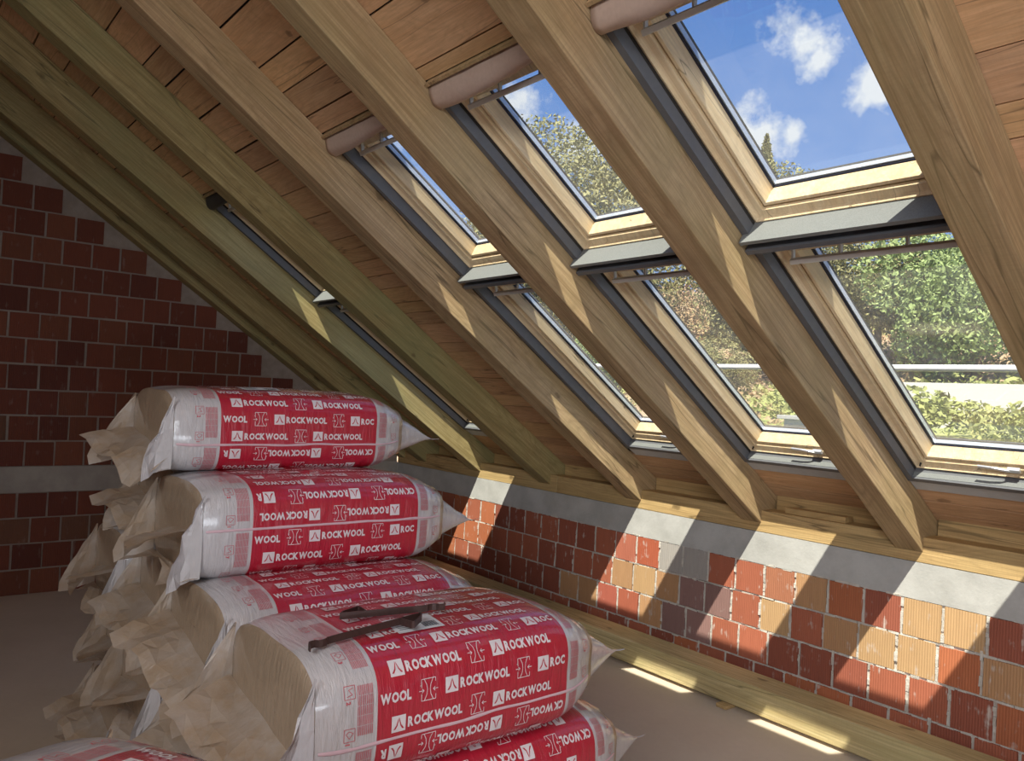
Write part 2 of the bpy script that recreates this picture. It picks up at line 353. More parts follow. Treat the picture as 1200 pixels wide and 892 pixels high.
def gable_wall():
    b = MB(); r = random.Random(11)
    yr = RIDGE_Y; zt = ZR - yr * TP
    th = 0.25
    prof = [(SOUTH_Y, 0), (KD, 0), (KD, 1.25), (yr, zt + 0.28), (SOUTH_Y, 1.25)]
    for x0, x1 in ((GX - th, GX - 0.008),):
        n = len(prof); vs = [(x0, y, z) for y, z in prof] + [(x1, y, z) for y, z in prof]
        b.add(vs, [tuple(range(n))[::-1], tuple(range(n, 2 * n))] + [(i, (i + 1) % n, n + (i + 1) % n, n + i) for i in range(n)], mi=1)
    # rendered triangle strip beneath the end rafter
    b.box(GX - 0.1, GX + 0.004, SOUTH_Y, KD, 0.795, 0.995, mi=2)
    G1 = (0.195, 0.052, 0.028); G2 = (0.155, 0.040, 0.024); G3 = (0.21, 0.066, 0.034); G4 = (0.18, 0.078, 0.045)  # dark red block tones, lowered further so the colour carries the gable's shade
    p = 0.2095
    rows = [(0.795 - 0.2 * (k + 1), 0.795 - 0.2 * k) for k in range(4)] + [(0.995 + 0.2 * k, 1.195 + 0.2 * k) for k in range(19)]
    for i, (z0, z1) in enumerate(rows):
        zmid = (z0 + z1) / 2; yend = (ZR - zmid) / TP - 0.085 if zmid > 1 else KD
        ysou = 2 * yr - yend if zmid > 1 else SOUTH_Y
        off = 0.906 + (0.105 if i % 2 else 0) + r.uniform(-.03, .03)
        for k in range(-40, 20):
            y0 = off + k * p; y1 = y0 + p
            if y0 < ysou + 0.02 or y1 > yend + 0.03: continue
            y1 = min(y1, yend)
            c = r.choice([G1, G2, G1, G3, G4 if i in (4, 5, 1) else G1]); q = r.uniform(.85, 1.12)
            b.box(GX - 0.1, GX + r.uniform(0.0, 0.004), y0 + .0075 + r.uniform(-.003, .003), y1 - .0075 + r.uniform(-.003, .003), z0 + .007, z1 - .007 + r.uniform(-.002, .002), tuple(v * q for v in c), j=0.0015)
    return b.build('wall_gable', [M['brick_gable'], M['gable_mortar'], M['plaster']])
struct(gable_wall())

def wall_east():
    b = MB(); x0, x1 = ROOM_E, ROOM_E + 0.25; yr = RIDGE_Y; zt = ZR - yr * TP + 0.25
    # unseen wall with a wide opening added for the fill light (y -1.2..1.6, z .6...2.4)
    oy0, oy1, oz0, oz1 = -1.3, 1.6, 0.6, 2.4
    b.box(x0, x1, SOUTH_Y, KD, 0, oz0); b.box(x0, x1, SOUTH_Y, oy0, oz0, 1.2); b.box(x0, x1, oy1, KD, oz0, 1.2)
    def zr(y): return min(ZR - y * TP, ZR - (2 * yr - y) * TP) + 0.22
    ys = [SOUTH_Y, oy0, yr, oy1, KD]
    for a, c in zip(ys[:-1], ys[1:]):
        lo_ = oz1 if (a >= oy0 and c <= oy1) else 1.2
        vs = [(x, y, z) for x in (x0, x1) for y, z in ((a, lo_), (c, lo_), (c, max(lo_, zr(c))), (a, max(lo_, zr(a))))]
        b.add(vs, [(0, 1, 2, 3), (7, 6, 5, 4), (0, 4, 5, 1), (1, 5, 6, 2), (2, 6, 7, 3), (3, 7, 4, 0)])
    return b.build('wall_east', M['plaster'])
struct(wall_east())
b = MB(); b.box(GX, ROOM_E, SOUTH_Y - 0.25, SOUTH_Y, 0, 1.25); struct(b.build('wall_south', M['plaster']))

# ceiling: sheathing boards of the north slope, real gaps between them
def bay_ranges():
    xs = sorted(list(RAFT.values()) + EX)
    return xs
def ceiling():
    b = MB(); r = random.Random(3)
    win = {RAFT[l]: RAFT[rr_] for l, rr_ in BAYS}
    allx = sorted(list(RAFT.values()) + EX)
    for i in range(len(allx) - 1):
        xa, xb = allx[i] - RW / 2, allx[i + 1] - RW / 2
        s = S_TOP
        segs = [(S_TOP, S_BOT - 0.35)] if allx[i] not in win else [(S_TOP, 1.90), (4.77, S_BOT - 0.35)]
        for a, c in segs:
            s = a
            while s < c - 0.02:
                wd = r.choice([0.10, 0.14, 0.17, 0.2, 0.12]) if s > 2.4 else r.choice([0.2, 0.23, 0.26, 0.15]); e = min(s + wd, c)
                if c - e < 0.05: e = c
                q = r.uniform(0.82, 1.12); t = (q, q * r.uniform(.95, 1.02), q * r.uniform(.9, 1.03))
                g = r.uniform(.002, .006); dz = r.uniform(0, .003)
                b.box(xa, xb, s + g, e - g, RH + dz, RH + dz + 0.022, t, j=0.0012, M=MR); s = e
    b.box(GX / RK, RAFT[8], S_TOP, S_BOT - 0.3, RH, RH + 0.022, (0.9, 0.9, 0.9), M=MR)
    return b.build('ceiling', M['boards'])
struct(ceiling())
# roof covering above the boards and over the south slope
def covering():
    b = MB(); allx = sorted(list(RAFT.values()) + EX); win = {RAFT[l]: RAFT[r_] for l, r_ in BAYS}
    b.box(GX / RK - 0.3, allx[0] + 0.03, S_TOP - 0.1, S_BOT + 0.3, RH + 0.03, RH + 0.16, M=MR)
    for i, x in enumerate(allx):
        xa = x + 0.034; xb = (allx[i + 1] - RW - 0.002) if i + 1 < len(allx) else ROOM_E / RK + 0.3
        b.box(x - RW - 0.002, xa, S_TOP - 0.1, S_BOT + 0.3, RH + 0.028, RH + 0.16, M=MR)
        if x in win:
            b.box(xa, xb, S_TOP - 0.1, U0 - 0.03, RH + 0.03, RH + 0.16, M=MR); b.box(xa, xb, L1 + 0.03, S_BOT + 0.3, RH + 0.03, RH + 0.16, M=MR)
        else: b.box(xa, xb, S_TOP - 0.1, S_BOT + 0.3, RH + 0.03, RH + 0.16, M=MR)
    # south slope
    y0 = RIDGE_Y; z0 = ZR - y0 * TP
    vs = [(x, y, z) for x in (GX - 0.3, ROOM_E + 0.3) for y, z in ((y0, z0 + 0.27), (y0, z0 + 0.42), (SOUTH_Y - 0.5, z0 + 0.27 - (y0 - SOUTH_Y + 0.5) * TP), (SOUTH_Y - 0.5, z0 + 0.42 - (y0 - SOUTH_Y + 0.5) * TP))]
    b.add(vs, [(0, 1, 3, 2), (4, 6, 7, 5), (0, 4, 5, 1), (2, 3, 7, 6), (0, 2, 6, 4), (1, 5, 7, 3)], mi=1)
    return b.build('ceiling_covering', [M['dark'], M['boards']])
struct(covering())

# ------------------------------------------------------------------ rafters
def rafter(x, mat, label, seed):
    r = random.Random(seed)
    n = 26; L = S_BOT - S_TOP; vs = []; fs = []
    bow = [noise.noise(Vector((x * 3.1, i * 0.45, seed))) * 0.006 for i in range(n + 1)]
    for i in range(n + 1):
        s = L * i / n
        for (dx, h) in ((-RW, 0), (0, 0), (0, RH), (-RW, RH)):
            e = noise.noise(Vector((x + dx * 9, i * 0.8, h * 17 + seed))) * 0.0025
            vs.append((dx + bow[i] * (1 if h == 0 else 0.4) + e, s, h + (e if h == 0 else 0)))
    for i in range(n):
        for k in range(4):
            l = (k + 1) % 4; fs.append((i * 4 + k, (i + 1) * 4 + k, (i + 1) * 4 + l, i * 4 + l))
    fs += [(0, 1, 2, 3), tuple(n * 4 + k for k in (3, 2, 1, 0))]
    b = MB(); b.add(vs, fs); o = b.build('rafter', mat, bevel=0.004)
    o.location = roof_pt(x, S_TOP, 0); o.rotation_euler = ROOF_ROT; o.scale = (RK, RK, RK)
    return tag(o, label, 'rafter', None)
labs = {1: ('rafter_tan', 'thick sawn rafter at the right edge, nearest to the viewer'),
        2: ('rafter_tan', 'sawn rafter between the nearest and second pairs of roof windows'),
        3: ('rafter_tan', 'sawn rafter between the second and third pairs of roof windows'),
        4: ('rafter_tan', 'sawn rafter left of the third pair of roof windows, brown side with green-tinted underside'),
        5: ('rafter_green', 'greenish rafter just right of the narrow far roof windows'),
        6: ('rafter_green', 'green-tinted rafter with bright sunlit side left of the far roof windows'),
        7: ('rafter_green', 'dark greenish rafter second from the brick gable wall'),
        8: ('rafter_green', 'dark rafter lying tight against the brick gable wall')}
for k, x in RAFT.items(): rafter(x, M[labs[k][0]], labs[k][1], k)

# plate on the knee wall, blocking pieces
b = MB(); b.box(GX + 0.01, -4.72, KD + 0.0, KD + 0.14, 0.984, 1.118, j=0.001); tag(b.build('wall_plate', M['plate'], bevel=0.004), 'long timber wall plate on the concrete band, far length behind the stacked packages', 'beam')
b = MB(); b.box(-4.715, 1.4, KD + 0.0, KD + 0.14, 0.984, 1.117, j=0.001); tag(b.build('wall_plate', M['plate'], bevel=0.004), 'long timber wall plate on the concrete band, near length under the roof windows', 'beam')
b = MB(); b.box(1.405, ROOM_E - 0.01, KD + 0.0, KD + 0.14, 0.984, 1.117, j=0.001); struct(b.build('trim_1', M['plate'], bevel=0.004))
allx = sorted(list(RAFT.values()) + EX)
blk_names = {0: 'beside the brick gable wall', 1: 'behind the topmost package', 2: 'right of the sunlit green rafter', 3: 'below the windowless bay', 4: 'below the third pair of roof windows', 5: 'below the second pair of roof windows', 6: 'below the nearest pair of roof windows'}
for i in range(len(allx) - 1):
    xa, xb = RK * allx[i] + 0.006, RK * (allx[i + 1] - RW) - 0.006
    b = MB(); b.box(xa, xb, KD + 0.145, KD + 0.19, 0.985, 1.225, j=0.001)
    o = b.build('blocking_board', M['plate'], bevel=0.003)
    if i in blk_names: tag(o, 'upright blocking board above the wall plate, ' + blk_names[i], 'board')
    else: o.name = 'trim_%d' % (i + 2); struct(o)
b = MB(); b.box(-2.70, -2.32, KD + 0.02, KD + 0.1, 1.119, 1.152, j=0.001)
tag(b.build('timber_offcut', M['plate'], bevel=0.002), 'short flat timber offcut lying on the wall plate in the second window bay', 'board')

# ------------------------------------------------------------------ roof windows
def roof_window(idx, x, s0, s1, lower):
    W = 0.78; L = s1 - s0
    e = empty('window_%d' % idx); e.location = roof_pt(x, s0, 0); e.rotation_euler = ROOF_ROT; e.scale = (RK, RK, RK); struct(e)
    b = MB(); b.ring([(0, .25), (.010, .246), (.016, .258), (.022, .262), (.044, .266), (.046, .275), (.048, .38), (0, .38)], W, L); b.build('frame', M['pine'], e, bevel=0.0015)
    b = MB(); b.ring([(.050, .282), (.056, .276), (.066, .280), (.082, .334), (.082, .345), (.050, .36)], W, L); sash = b.build('sash', M['pine'], e, bevel=0.001)
    b = MB(); b.ring([(.079, .334), (.0865, .338), (.0865, .3425), (.079, .3425)], W, L); b.build('gasket', M['gasket'], sash)
    b = MB(); b.ring([(.0865, .3445), (.0925, .3445), (.0925, .364), (.0865, .364)], W, L); b.build('glazing_spacer', M['spacer'], sash)
    b = MB(); b.ring([(.0, .381), (.07, .381), (.092, .368), (.095, .372), (.07, .392), (-.01, .392)], W, L); b.build('outer_cladding', M['clad'], e)
    b = MB(); b.box(-.012, W + .012, -.03, .108, .393, .452); b.build('hood', M['clad'], e, bevel=0.006)
    b = MB(); b.box(.08, W - .08, .08, L - .08, .343, .3445); b.build('glass', M['glass'], sash)
    # insulating collar
    b = MB(); b.ring([(-.033, .192), (-.004, .192), (-.001, .2495), (-.033, .2495)], W, L); b.build('insulation_collar', M['foam_side'], e)
    if lower:
        b = MB(); b.box(-.03, W + .03, L + .002, L + .034, .203, .25); b.build('lower_collar', M['foam'], e)
        b = MB(); b.add([(-.03, L + .035, .198), (W + .03, L + .035, .198), (W + .03, L + .125, .203), (-.03, L + .125, .203), (-.03, L + .035, .206), (W + .03, L + .035, .206), (W + .03, L + .125, .2085), (-.03, L + .125, .2085)],
                        [(0, 1, 2, 3), (7, 6, 5, 4), (0, 4, 5, 1), (1, 5, 6, 2), (2, 6, 7, 3), (3, 7, 4, 0)]); b.build('lining_strip', M['lining'], e)
    else:
        b = MB(); b.box(-.03, W + .03, L - .004, L + .012, .150, .25); b.build('lower_collar', M['foam'], e)
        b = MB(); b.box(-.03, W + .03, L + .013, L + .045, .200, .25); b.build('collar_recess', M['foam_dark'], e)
        b = MB(); b.box(-.03, W + .03, L + .046, L + .066, .152, .25); b.build('collar_lip', M['foam_side'], e)
    # ventilation flap with bar
    b = MB(); b.box(.052, W - .052, .048, .098, .262, .282); b.build('ventilation_flap', M['pine'], sash, bevel=0.002)
    b = MB(); bx0, bx1 = .075, W - .075
    prof = [(.092, .208), (.108, .200), (.114, .208), (.111, .224), (.095, .224)]
    vs = [(xx, a, h) for xx in (bx0, bx1) for a, h in prof]; n = len(prof)
    b.add(vs, [tuple(range(n)), tuple(range(2 * n - 1, n - 1, -1))] + [(i, n + i, n + (i + 1) % n, (i + 1) % n) for i in range(n)])
    bar = b.build('ventilation_bar', M['metal'], sash)
    for xx in (bx0 + .004, W * .5 - .12, W * .5 + .12, bx1 - .012):
        b = MB(); pr = [(.055, .262), (.078, .262), (.108, .222), (.098, .214)]
        vs = [(q, a, h) for q in (xx, xx + .008) for a, h in pr]
        b.add(vs, [(0, 1, 2, 3), (7, 6, 5, 4), (0, 4, 5, 1), (1, 5, 6, 2), (2, 6, 7, 3), (3, 7, 4, 0)]); b.build('bracket', M['metal'], bar)
    if lower:
        b = MB(); cx = W * .5
        pts = [(cx - .09, L - .072, .246), (cx - .03, L - .070, .244), (cx + .01, L - .060, .244), (cx + .035, L - .046, .25), (cx + .06, L - .044, .256)]
        for (p, q) in zip(pts[:-1], pts[1:]):
            w0 = .0075; vs = [(p[0], p[1] - w0, p[2]), (p[0], p[1] + w0, p[2]), (q[0], q[1] + w0, q[2]), (q[0], q[1] - w0, q[2])]
            vs += [(a, c, h + .006) for a, c, h in vs]
            b.add(vs, [(3, 2, 1, 0), (4, 5, 6, 7), (0, 1, 5, 4), (1, 2, 6, 5), (2, 3, 7, 6), (3, 0, 4, 7)])
        b.box(cx + .022, cx + .072, L - .058, L - .036, .252, .268); b.build('handle', M['silver'], sash)
        for xx in (.018, W - .03):
            b = MB(); b.tube([(xx + .012, L - .03, .262), (xx + .012, L - .03, .245)], .0045, 8); b.build('screw', M['dark'], e)
    return e
k = 1
for (l, r_) in BAYS:
    x = RAFT[l] + 0.035 + (0.03 if l == 4 else 0)
    roof_window(k, x, U0, U1, False); roof_window(k + 1, x, L0, L1, True); k += 2

# membrane flaps hanging above the upper windows + header board
for j, (l, r_) in enumerate(BAYS):
    xa, xb = RAFT[l] + 0.005, RAFT[r_] - RW - 0.005
    if l == 6: xa += 0.02
    b = MB(); n, mm = 28, 14; vs = []; fs = []
    for i in range(n + 1):
        u = i / n; x = xa + (xb - xa) * u
        for q in range(mm + 1):
            v = q / mm
            s = 1.918 + 0.088 * v + (0.010 * math.sin(u * 4 + j) + 0.006 * noise.noise(Vector((u * 6, v * 2, j)))) * v
            h = 0.206 - 0.048 * math.sin(v * 2.3) - 0.014 * v * math.sin(u * math.pi * (1.3 + 0.3 * j)) + 0.004 * noise.noise(Vector((u * 8, v * 3, j + 5)))
            vs.append((x, s, max(h, 0.1)))
    for i in range(n):
        for q in range(mm): fs.append((i * (mm + 1) + q, (i + 1) * (mm + 1) + q, (i + 1) * (mm + 1) + q + 1, i * (mm + 1) + q + 1))
    vs = [MR @ Vector(p) for p in vs]; b.add(vs, fs)
    if l != 6:
        o = b.build('membrane_flap', M['cloth'], smooth=True); so = o.modifiers.new('solid', 'SOLIDIFY'); so.thickness = 0.003
        tag(o, 'curled strip of brownish roofing membrane hanging above the %s upper roof window' % ('nearest', 'second', 'third')[j], 'membrane')
    else:
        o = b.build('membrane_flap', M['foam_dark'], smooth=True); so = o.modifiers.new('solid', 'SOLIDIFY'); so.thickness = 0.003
        tag(o, 'dark strip above the narrow far roof window at the green rafter', 'membrane')
    b = MB(); b.box(xa, xb, 1.902, 1.915, 0.185, RH + 0.03, M=MR)
    b.build('header_edge', M['rafter_tan'], o)
    o.children[0].matrix_parent_inverse.identity()

# ------------------------------------------------------------------ beam on the floor, chips
b = MB(); n = 30; x0, x1 = -6.4, 0.3; vs = []; fs = []
for i in range(n + 1):
    x = x0 + (x1 - x0) * i / n; d = noise.noise(Vector((x * 0.7, 2, 5))) * 0.010
    for (y, z) in ((3.95, 0.022), (3.95, 0.175), (4.162, 0.175), (4.162, 0.022)):
        vs.append((x, y + d, z))
for i in range(n):
    for q in range(4):
        l = (q + 1) % 4; fs.append((i * 4 + q, i * 4 + l, (i + 1) * 4 + l, (i + 1) * 4 + q))
fs += [(3, 2, 1, 0), tuple(n * 4 + q for q in range(4))]
b.add(vs, fs); tag(b.build('timber_beam', M['treated'], bevel=0.006), 'long square treated timber beam lying on the floor along the brick knee wall', 'beam')
for j, x in enumerate((-2.81, -5.2, -0.6)):
    b = MB(); b.box(x - 0.035, x + 0.035, 3.90 if j == 0 else 3.97, 4.10, 0.0, 0.0215, j=0.002)
    o = b.build('spacer_block', M['plate'], bevel=0.002)
    tag(o, ('small wooden spacer block poking out beneath the floor beam', 'wooden spacer block under the far end of the floor beam', 'wooden spacer block under the near end of the floor beam')[j], 'block')
b = MB(); r = random.Random(2)
b.box(-0.03, 0.03, -0.018, 0.018, 0, 0.022, ORG, j=0.006); o = b.build('brick_fragment', M['brick'], bevel=0.002); o.location = (-1.905, 3.885, 0.001)
tag(o, 'small orange brick fragment on the sunlit floor before the beam', 'brick')

# ------------------------------------------------------------------ insulation packages
PW, PH, PL = 0.60, 0.345, 1.0
def profile(n=96):
    # rounded rectangle walked anticlockwise seen from -y, starting at mid east side; returns pts and cumulative length
    pts = []
    for i in range(n):
        a = 2 * math.pi * i / n
        c, s = math.cos(a), math.sin(a); e = 2 / 4.6
        pts.append((math.copysign(abs(c) ** e, c) * PW / 2, math.copysign(abs(s) ** e, s) * PH / 2))
    cum = [0]
    for i in range(n): p, q = pts[i], pts[(i + 1) % n]; cum.append(cum[-1] + math.hypot(q[0] - p[0], q[1] - p[1]))
    return pts, cum
PP, PC = profile(); PER = PC[-1]
def prof_at(t):
    t %= PER
    lo_, hi = 0, len(PP)
    while hi - lo_ > 1:
        mid = (lo_ + hi) // 2
        if PC[mid] <= t: lo_ = mid
        else: hi = mid
    f = (t - PC[lo_]) / (PC[lo_ + 1] - PC[lo_]); p, q = PP[lo_], PP[(lo_ + 1) % len(PP)]
    return p[0] + (q[0] - p[0]) * f, p[1] + (q[1] - p[1]) * f
def surf(t, y, seed, off=0.0):
    def raw(t, y):
        x, z = prof_at(t)
        # near end (y small) stays boxy, far end tapers to a rounded bulge
        e = min(max((y - (PL - 0.20)) / 0.20, 0), 1); tw = 1 - 0.17 * e ** 2.2; th = 1 - 0.30 * e ** 2.2
        e2 = min(max((0.10 - y) / 0.10, 0), 1); tw *= 1 - 0.035 * e2 ** 2; th *= 1 - 0.07 * e2 ** 2
        bulge = 0.012 * math.sin(math.pi * min(max(y / PL, 0), 1))
        k = noise.noise(Vector((x * 5, y * 2.6, z * 6 + seed * 9.1))) * 0.008 + noise.noise(Vector((x * 14, y * 5, z * 14 + seed * 3.3))) * 0.0025
        crown = 0.012 * (1 - (2 * x / PW) ** 2) * (1 if z > 0 else 0)
        l = math.hypot(x, z) or 1
        X = x * tw + x / l * (k + bulge * 0.5); Z = z * th + z / l * (k * 0.9 + (bulge if z > 0 else 0)) + crown
        lim = -PH / 2 + 0.001
        return Vector((X, y, max(Z, lim)))
    p = raw(t, y)
    if off:
        a = raw(t + 0.004, y) - raw(t - 0.004, y); c = raw(t, y + 0.004) - raw(t, y - 0.004)
        n = c.cross(a); n.normalize()
        if n.dot(Vector((p.x, 0, p.z))) < 0: n = -n
        p = p + n * off
    return p
# letter outlines, made once
GL = {}
def glyphs():
    for ch in set('ROCKWOOL1234567'):
        cu = bpy.data.curves.new('g', 'FONT'); cu.body = ch; cu.size = 1.0; cu.offset = 0.048; cu.resolution_u = 2
        ob = bpy.data.objects.new('g', cu); COL.objects.link(ob)
        dg = bpy.context.evaluated_depsgraph_get(); me = bpy.data.meshes.new_from_object(ob.evaluated_get(dg))
        vs = [(v.co.x, v.co.y) for v in me.vertices]; fs = [tuple(p.vertices) for p in me.polygons]
        x0 = min(v[0] for v in vs); x1 = max(v[0] for v in vs); y0 = min(v[1] for v in vs); y1 = max(v[1] for v in vs)
        GL[ch] = ([(v[0] - x0, (v[1] - y0)) for v in vs], fs, x1 - x0, y1 - y0)
        COL.objects.unlink(ob); bpy.data.objects.remove(ob); bpy.data.curves.remove(cu); bpy.data.meshes.remove(me)
glyphs()
SL0, SL1 = 0.17, 0.855           # red sleeve limits (near side), shifted by variant
def make_meshes(var, flip, seed):
    """body, printing, seam for one package variant. flip: lettering above the seam is upside down."""
    N_, Y_ = 128, 46
    ys = sorted(set([0, 0.006, 0.02] + [PL * i / Y_ for i in range(1, Y_)] + [SL0, SL1, PL - 0.02, PL - 0.006, PL]))
    b = MB(); vs = []; fs = []; ms = []
    for y in ys:
        for i in range(N_): vs.append(surf(PER * i / N_, y, seed))
    for j in range(len(ys) - 1):
        ym = (ys[j] + ys[j + 1]) / 2
        for i in range(N_):
            i2 = (i + 1) % N_; fs.append((j * N_ + i, (j + 1) * N_ + i, (j + 1) * N_ + i2, j * N_ + i2)); ms.append(0 if SL0 < ym < SL1 else 1)
    b.add(vs, fs); b.m = ms
    body = b.mesh('film_wrap', [M['film_red'], M['film_white']], True)
    # wool end faces (slightly domed, vertical creases)
    EF = []
    for end in (0, 1):
        be = MB()
        yb = 0.0 if end == 0 else PL; sg = -1 if end == 0 else 1
        rings = []
        for q, (sc_, dy) in enumerate(((1, 0), (0.97, 0.006), (0.85, 0.012), (0.6, 0.018), (0.3, 0.02))):
            rings.append([Vector((surf(PER * i / 64, yb, seed).x * sc_, yb + sg * dy * (3.2 if end else 1) + 0.003 * noise.noise(Vector((i * .5, q, seed))), surf(PER * i / 64, yb, seed).z * sc_)) for i in range(64)])
        vs = [p for R_ in rings for p in R_]; fs = []
        for q in range(4):
            for i in range(64):
                i2 = (i + 1) % 64; f = (q * 64 + i, q * 64 + i2, (q + 1) * 64 + i2, (q + 1) * 64 + i); fs.append(f if end == 0 else f[::-1])
        fs.append(tuple(4 * 64 + i for i in range(64))); be.add(vs, fs)
        EF.append(be.mesh('end_face', M['wool'], True))
    # printing
    p = MB(); seam_t = 0.0 - 0.045 if not flip else 0.02
    def put(verts, faces, y, t, rot, mi, off=0.0022, jy=0, jt=0):
        out = []
        for (a, c) in verts:
            a, c = a + jy, c + jt
            if rot: a, c = -a, -c
            out.append(surf(t + c, y + a, seed, off))
        p.add(out, faces, mi=mi)
    def quad(x0, y0, x1, y1, n=5):
        return [(x0 + (x1 - x0) * i / n, y0 + (y1 - y0) * j / n) for i in range(n + 1) for j in range(n + 1)], [(i * (n + 1) + j, (i + 1) * (n + 1) + j, (i + 1) * (n + 1) + j + 1, i * (n + 1) + j + 1) for i in range(n) for j in range(n)]
    def stroke(pts, wd, y, t, rot, mi):
        for (a, c) in zip(pts[:-1], pts[1:]):
            d = Vector((c[0] - a[0], c[1] - a[1])); l = d.length or 1; nn = Vector((-d.y, d.x)) / l * wd / 2
            put([(a[0] + nn.x, a[1] + nn.y), (a[0] - nn.x, a[1] - nn.y), (c[0] - nn.x, c[1] - nn.y), (c[0] + nn.x, c[1] + nn.y)], [(0, 1, 2, 3)], y, t, rot, mi)
    CAP = 0.0275
    def inside(y, m_=0.01): return SL0 + m_ * 0.3 < y < SL1 - m_ * 0.3
    def word(y, t, rot):
        pen = 0.050; sg = -1 if rot else 1
        # logo square with the two-legged mark
        if inside(y + sg * .002) and inside(y + sg * .044):
            vv, ff = quad(0, -.006, .043, .036); put(vv, ff, y, t, rot, 0)
            put([(.0205, .031), (.0205, .024), (.017, .010), (.011, .0015), (.005, .0015), (.014, .012)], [(0, 5, 4, 3, 2, 1)], y, t, rot, 1, .0032)
            put([(.0225, .031), (.029, .012), (.038, .0015), (.032, .0015), (.026, .010), (.0225, .024)], [(0, 5, 4, 3, 2, 1)], y, t, rot, 1, .0032)
        for ch in 'ROCKWOOL':
            gv, gf, gw, gh = GL[ch]; k_ = CAP / gh; kx = k_ * 0.78
            mid = y + sg * (pen + gw * kx / 2)
            if inside(mid - gw * kx / 2) and inside(mid + gw * kx / 2): put([(a * kx + pen, c * k_) for a, c in gv], gf, y, t, rot, 0)
            pen += gw * kx + 0.0012
    def icon(y, t, rot):
        sg = -1 if rot else 1
        if not (inside(y) and inside(y + sg * .055)): return
        wd = 0.0019; c0 = -.012
        stroke([(.004, c0 + .052), (0.004, c0 + .04), (.0, c0 + .04)], wd, y, t, rot, 0)
        stroke([(.004, c0 + .055), (.050, c0 + .055)], wd, y, t, rot, 0); stroke([(.004, c0), (.050, c0)], wd, y, t, rot, 0)
        stroke([(.004, c0 + .055), (.004, c0 + .034)], wd, y, t, rot, 0); stroke([(.004, c0 + .018), (.004, c0)], wd, y, t, rot, 0)
        stroke([(.050, c0 + .055), (.050, c0 + .045)], wd, y, t, rot, 0); stroke([(.050, c0 + .012), (.050, c0)], wd, y, t, rot, 0)
        stroke([(.013, c0 + .055), (.021, c0 + .040), (.023, c0 + .0275), (.021, c0 + .015), (.013, c0)], wd, y, t, rot, 0)
        stroke([(.042, c0 + .055), (.034, c0 + .040), (.032, c0 + .0275), (.034, c0 + .015), (.042, c0)], wd, y, t, rot, 0)
        stroke([(-.004, c0 + .026), (.012, c0 + .026), (.006, c0 + .031)], wd, y, t, rot, 0); stroke([(.012, c0 + .026), (.006, c0 + .021)], wd, y, t, rot, 0)
        stroke([(.058, c0 + .026), (.042, c0 + .026), (.048, c0 + .031)], wd, y, t, rot, 0); stroke([(.042, c0 + .026), (.048, c0 + .021)], wd, y, t, rot, 0)
    RS = 0.070; PY = 0.341
    for row in range(-6, 11):
        ex = 0.032 if flip else 0.0
        tt = seam_t + 0.022 + ex + row * RS if row >= 0 else seam_t - 0.022 - ex + (row + 1) * RS
        up = (row >= 0) != flip
        for c in range(-1, 4):
            y = 0.212 + c * PY + (PY / 2 if row % 2 else 0) + (0 if up else 0.21)
            if up: word(y, tt, False); icon(y + 0.258, tt, False)
            else: word(y, tt, True); icon(y + 0.108, tt, True)
    # collars: blocks of fine red text lines and numbered pictograms
    for end in (0, 1):
        for g_ in range(-3, 6):
            tc_ = seam_t + 0.03 + g_ * 0.165
            ya, yb = (0.112, 0.158) if end == 0 else (SL1 + 0.014, SL1 + 0.052)
            q = ya
            while q < yb:
                n_ = 5; l = 0.125
                for z_ in range(n_):
                    a0, a1 = tc_ + l * z_ / n_, tc_ + l * (z_ + 1) / n_ - 0.0015
                    p.add([surf(a0, q, seed, .0016), surf(a1, q, seed, .0016), surf(a1, q + .0018, seed, .0016), surf(a0, q + .0018, seed, .0016)], [(0, 1, 2, 3)], mi=2)
                q += 0.0042
        for g_ in range(-4, 8):
            tc_ = seam_t + 0.02 + g_ * 0.105; y = 0.075 if end == 0 else SL1 + 0.088
            fr = [(0, 0), (.030, 0), (.030, .032), (0, .032), (0, 0)]
            def rst(pts, wd=.0016):
                for (a, c) in zip(pts[:-1], pts[1:]):
                    d = Vector((c[0] - a[0], c[1] - a[1])); l = d.length or 1; nn = Vector((-d.y, d.x)) / l * wd / 2
                    p.add([surf(tc_ + yy, y + xx, seed, .0016) for xx, yy in ((a[0] + nn.x, a[1] + nn.y), (a[0] - nn.x, a[1] - nn.y), (c[0] - nn.x, c[1] - nn.y), (c[0] + nn.x, c[1] + nn.y))], [(0, 1, 2, 3)], mi=2)
            rst(fr); rst([(.006, .006), (.022, .010), (.012, .022), (.024, .026)] if g_ % 2 else [(.005, .02), (.014, .008), (.025, .02), (.014, .026), (.005, .02)])
            ch = '1234567'[g_ % 7]; gv, gf, gw, gh = GL[ch]; k_ = 0.013 / gh
            p.add([surf(tc_ - .005 - a * k_, y + .004 + c * k_, seed, .0016) for a, c in gv], gf, mi=2)
    prt = p.mesh('printed_lettering', [M['white_ink'], M['logo_red'], M['red_ink']])
    # overlapping film seam
    s_ = MB(); vs = []; fs = []; n = 60
    for i in range(n + 1):
        y = 0.01 + (PL - 0.02) * i / n; wob = 0.006 * noise.noise(Vector((y * 6, seed, 1))); wd = 0.004 + 0.003 * abs(noise.noise(Vector((y * 9, seed, 4))))
        for t_, o_ in ((-wd, .001), (-wd * .3, .0045), (wd, .0012)): vs.append(surf(seam_t + wob + t_, y, seed, o_))
    for i in range(n):
        for q in range(2): fs.append((i * 3 + q, (i + 1) * 3 + q, (i + 1) * 3 + q + 1, i * 3 + q + 1))
    s_.add(vs, fs); sm = s_.mesh('film_seam', M['seam'], True)
    # loose gift-wrap film on the near end
    f = MB(); r = random.Random(seed * 17 + 3)
    hw, hh = PW / 2 * 0.965, PH / 2 * 0.93
